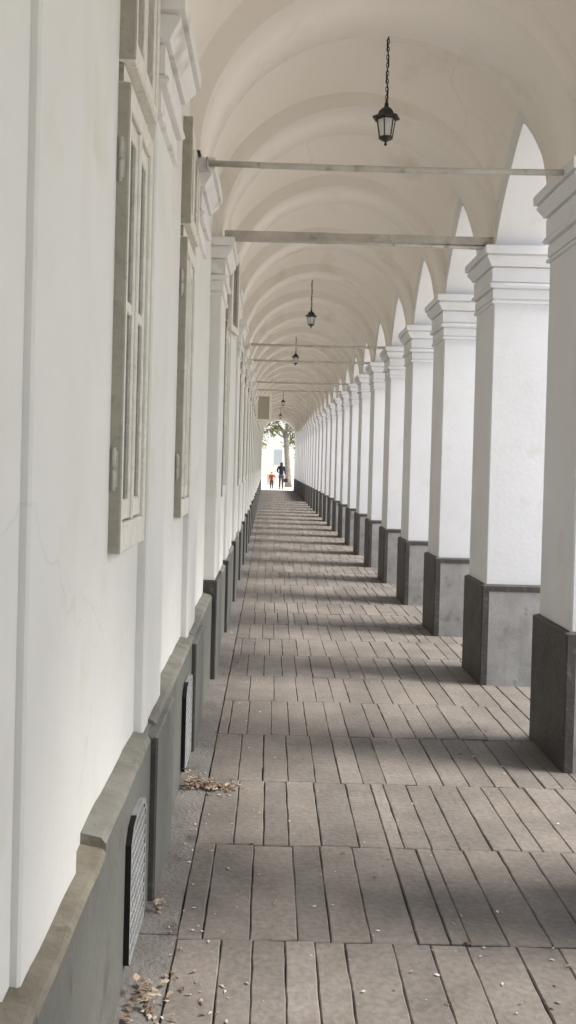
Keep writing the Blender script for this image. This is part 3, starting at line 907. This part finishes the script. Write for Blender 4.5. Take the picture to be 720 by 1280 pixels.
tree('garden_tree', (bx_, by_, -.06), [(.06,0,0),(.02,0,.6),(-.04,0,1.6),(-.14,0,2.8),(-.22,.05,3.7)], [.27,.21,.18,.165,.15],
     [((-1.25,0,4.05),.62),((-.95,-.4,3.75),.4),((.45,.1,4.0),.5),((-.4,.3,4.9),.9),((.8,.2,4.9),.9),((1.6,0,5.6),1.2),((0,-.5,6.3),1.6),((-1.9,.4,6.0),1.2)], 4200, .085, M['leaf'],
     'slender tree with pale leaning trunk standing behind the dark-haired woman', 'trees beyond the end arch', 1)
gt = [(-2.6, 78, 5.2, 'light green broad tree seen left of the pale trunk beyond the arch'),
      (2.9, 84, 5.6, 'light green tree at the right edge of the end arch, behind the pale trunk')
      ]
for i, (x, y, hgt, lab) in enumerate(gt):
    tree('garden_tree', (x, y, -.06), [(0,0,0),(.05,0,hgt*.2),(-.05,0,hgt*.42),(.05,0,hgt*.6)], [.22,.17,.14,.11],
         [((-.9,0,hgt*.62),1.15),((.9,.2,hgt*.66),1.2),((0,-.3,hgt*.85),1.5),((-.2,.3,hgt*.5),.9)], 1500, .12, M['leaf'] if i < 2 else M['leaf2'], lab, 'trees beyond the end arch', 10+i)
# pale house added far behind, widened to stand in for white glare
hroot = empty('glare_backdrop_house', (-1.0, 112, -.06))
tag(hroot, 'added pale cream house standing in for the white glare beyond the trees', 'house')
w = MB(); w.box(-9, 9, -3, 3, 0, 9.2); w.build('wall', M['house'], hroot)
r = MB()
r.face([(-9.4,-3.4,9.1),(9.4,-3.4,9.1),(9.4,0,11.2),(-9.4,0,11.2)]); r.face([(9.4,3.4,9.1),(-9.4,3.4,9.1),(-9.4,0,11.2),(9.4,0,11.2)])
r.face([(-9.4,-3.4,9.1),(-9.4,0,11.2),(-9.4,3.4,9.1)]); r.face([(9.4,-3.4,9.1),(9.4,3.4,9.1),(9.4,0,11.2)])
r.build('roof', M['tile'], hroot)
for xx in (-6.0, 1.55, 6.0):
    w = MB(); w.box(xx-.45, xx+.45, -3.03, -2.99, 1.5, 3.2); w.build('window_shutter', M['shutter'], hroot)
# tan board on posts behind the child
cr = empty('tan_panel', (-.10, 61.2, -.06))
tag(cr, 'tan wooden panel on two posts standing behind the child', 'panel')
p = MB(); p.box(-.27, .24, -.02, .02, .22, .92, bev=.006); p.build('board', M['tan'], cr)
for xx in (-.22, .19):
    p = MB(); p.box(xx-.02, xx+.02, .021, .06, 0, .90); p.build('post', M['tan'], cr)

# ------------------------------------------------------------------ people
def skin_body(name, chains, mat, parent, sub=2):
    """chains: list of point lists [(x,y,z,r),...]; points shared by exact coordinates weld into one skeleton"""
    vs, es, rs, idx = [], [], [], {}
    for ch in chains:
        prev = None
        for (x,y,z,r) in ch:
            k = (round(x,4), round(y,4), round(z,4))
            if k not in idx:
                idx[k] = len(vs); vs.append(k); rs.append(r)
            if prev is not None and prev != idx[k]: es.append((prev, idx[k]))
            prev = idx[k]
    me = bpy.data.meshes.new(name); me.from_pydata(vs, es, [])
    me.materials.append(mat)
    o = bpy.data.objects.new(name, me); COL.objects.link(o); o.parent = parent
    sk = o.modifiers.new('skin', 'SKIN'); sk.use_smooth_shade = True
    for i, r in enumerate(rs):
        me.skin_vertices[0].data[i].radius = r if isinstance(r, tuple) else (r, r)
        me.skin_vertices[0].data[i].use_root = (i == 0)
    sb = o.modifiers.new('sub', 'SUBSURF'); sb.levels = sub; sb.render_levels = sub
    return o
def head(parent_mesh_list, c, r):
    pass
def person(root, hgt, top_m, leg_m, arms, hair_long, hair_h=1.0, stride=.10):
    """standing figure seen from behind, walking away; body = skin mesh, clothes and hair as children"""
    s = hgt / 1.68
    P = lambda x, y, z, r: (x*s, y*s, z*s, r*s)
    pel = P(0,0,.92,.10)
    body = [[pel, P(0,0,1.05,.095), P(0,0,1.22,.105), P(0,0,1.38,.085), P(0,.01,1.46,.05), P(0,.02,1.54,.062), P(0,.025,1.60,.078), P(0,.015,1.65,.055)]]
    for sd, aj in ((-1, arms[0]), (1, arms[1])):
        sh_ = P(sd*.16,0,1.36,.050)
        body.append([P(0,0,1.38,.085), sh_, P(*aj[0],.040), P(*aj[1],.030), P(*aj[2],.030)])
        hp = P(sd*.085,0,.86,.075)
        fy = stride*sd
        body.append([pel, hp, P(sd*.090,fy*.5,.48,.052), P(sd*.092,fy,.10,.036), P(sd*.092,fy+.09,.035,.032)])
        # five short fingers from the hand
        hx_, hy_, hz_ = aj[2]
        for q in range(5):
            dx = (q-2)*.014
            ln = (.040,.058,.064,.060,.048)[q]
            tgt = P(hx_+dx*.8, hy_+dx*1.2+(.02 if q == 0 else 0), hz_-ln-.02, .0085)
            body.append([P(*aj[2],.030), P(hx_+dx*.6, hy_+dx, hz_-.028, .010), tgt])
    skin_body('body', body, M['skin'], root)
    top = [[P(0,0,.88,.150), P(0,0,1.04,.145), P(0,0,1.20,.155), P(0,0,1.35,.140), P(0,.005,1.435,.070)]]
    for sd, aj in ((-1, arms[0]), (1, arms[1])):
        top.append([P(0,0,1.35,.140), P(sd*.165,0,1.345,.072), P(*aj[0],.050), P(*[a*.9+b_*.1 for a, b_ in zip(aj[1], aj[0])],.040)])
    skin_body('jacket', top, top_m, root)
    leg = [[P(0,0,.97,.140), P(0,0,.88,.140)]]
    for sd in (-1,1):
        fy = stride*sd
        leg.append([P(0,0,.88,.140), P(sd*.080,0,.78,.100), P(sd*.086,fy*.5,.48,.076), P(sd*.090,fy*.95,.10,.062)])
    skin_body('trousers', leg, leg_m, root)
    for sd in (-1,1):
        fy = stride*sd
        skin_body('shoe', [[P(sd*.092,fy-.04,.045,.042), P(sd*.092,fy+.05,.04,.044), P(sd*.095,fy+.15,.032,.034)]], M['shoe'], root)
    if hair_long:
        hr = [[P(0,-.01,1.635,.088), P(0,-.02,1.58,.094), P(0,-.055,1.48,.095), P(0,-.10,1.36,.095), P(0,-.13,1.22,.060)]]
    else:
        hr = [[P(0,.0,1.665,.070), P(0,-.012,1.62,.086), P(0,-.02,1.57,.078)]]
    skin_body('hair', hr, M['hair'], root)
    # face (turned away from the walkway)
    f = MB()
    for sd in (-1,1):
        f.lathe([(.002*s,-.008*s),(.009*s,0),(.002*s,.008*s)], c=(sd*.028*s,.098*s,1.60*s), n=8)
    f.tube([P(0,.098,1.60,0)[:3], P(0,.116,1.565,0)[:3], P(0,.098,1.555,0)[:3]], [.008*s,.013*s,.008*s], 8)
    f.tube([P(-.022,.094,1.53,0)[:3], P(0,.101,1.528,0)[:3], P(.022,.094,1.53,0)[:3]], .006*s, 6)
    f.build('face', M['hair'], root)
wm = empty('person', (.52, 59.0, -.06))
tag(wm, 'adult in dark top and grey trousers with long dark hair, carrying a bag', 'person')
person(wm, 1.72, M['navy'], M['trouser'],
       [[(-.26,-.03,1.12),(-.17,.13,1.02),(-.10,.17,1.05)], [(.21,0,1.10),(.24,.04,.87),(.26,.06,.79)]], True)
ck = empty('person', (-.07, 58.8, -.06))
tag(ck, 'small child in red top and dark trousers, one arm stretched towards the adult', 'person')
person(ck, 1.08, M['red'], M['denim'],
       [[(-.23,.02,1.12),(-.27,.05,.90),(-.28,.06,.82)], [(.30,.02,1.22),(.46,.04,1.12),(.53,.05,1.09)]], False, stride=.14)
bag = empty('handbag', (.52+.27, 59.06, .40))
tag(bag, 'black handbag hanging from the right hand of the dark-haired adult', 'bag')
p = MB(); p.box(-.12, .13, -.05, .05, 0, .22, bev=.025); p.build('bag_body', M['leather'], bag)
p = MB(); p.tube([(-.07 + .14*q/12, 0, .21 + .14*math.sin(math.pi*q/12)) for q in range(13)], .008, 6); p.build('strap', M['leather'], bag)

# ------------------------------------------------------------------ light
w = bpy.data.worlds.new('World'); S.world = w; w.use_nodes = True
N, L = w.node_tree.nodes, w.node_tree.links
sky = N.new('ShaderNodeTexSky'); sky.sky_type = 'NISHITA'; sky.sun_disc = False
EL, AZ = 52, 98
sky.sun_elevation = R(EL); sky.sun_rotation = R(AZ); sky.dust_density = 3.0; sky.air_density = 1.2; sky.altitude = 100
bg = N['Background']; L.new(sky.outputs['Color'], bg.inputs['Color']); bg.inputs['Strength'].default_value = .075
sl = bpy.data.lights.new('sun', 'SUN'); sl.energy = 1.5; sl.angle = R(20); sl.color = (1,.97,.93)
so = bpy.data.objects.new('sun', sl); COL.objects.link(so)
dv = Vector((math.cos(R(EL))*math.sin(R(AZ)), math.cos(R(EL))*math.cos(R(AZ)), math.sin(R(EL))))
so.rotation_euler = dv.to_track_quat('Z', 'Y').to_euler(); so.location = (20, 0, 20)

# ------------------------------------------------------------------ camera
cam = bpy.data.cameras.new('camera'); co = bpy.data.objects.new('camera', cam); COL.objects.link(co)
cam.sensor_fit = 'VERTICAL'; cam.sensor_height = 36; cam.sensor_width = 36*720/1280; cam.lens = F
PITCH, ROLL = .8, 1.5
co.location = (0, 0, H_CAM)
vx, vy = 341.0, 580.0
cam.clip_end = 2000; cam.clip_start = .02
cam.shift_x = (360 - vx)/1280.0
cam.shift_y = -(640 - vy)/1280.0 + math.tan(R(PITCH))*1200/1280.0
co.rotation_euler = (Matrix.Rotation(R(90-PITCH), 4, 'X') @ Matrix.Rotation(R(ROLL), 4, 'Z')).to_euler()
S.camera = co

S.view_settings.view_transform = 'Standard'; S.view_settings.look = 'None'
S.view_settings.exposure = 1.95; S.view_settings.gamma = 1
S.cycles.max_bounces = 10; S.cycles.diffuse_bounces = 6
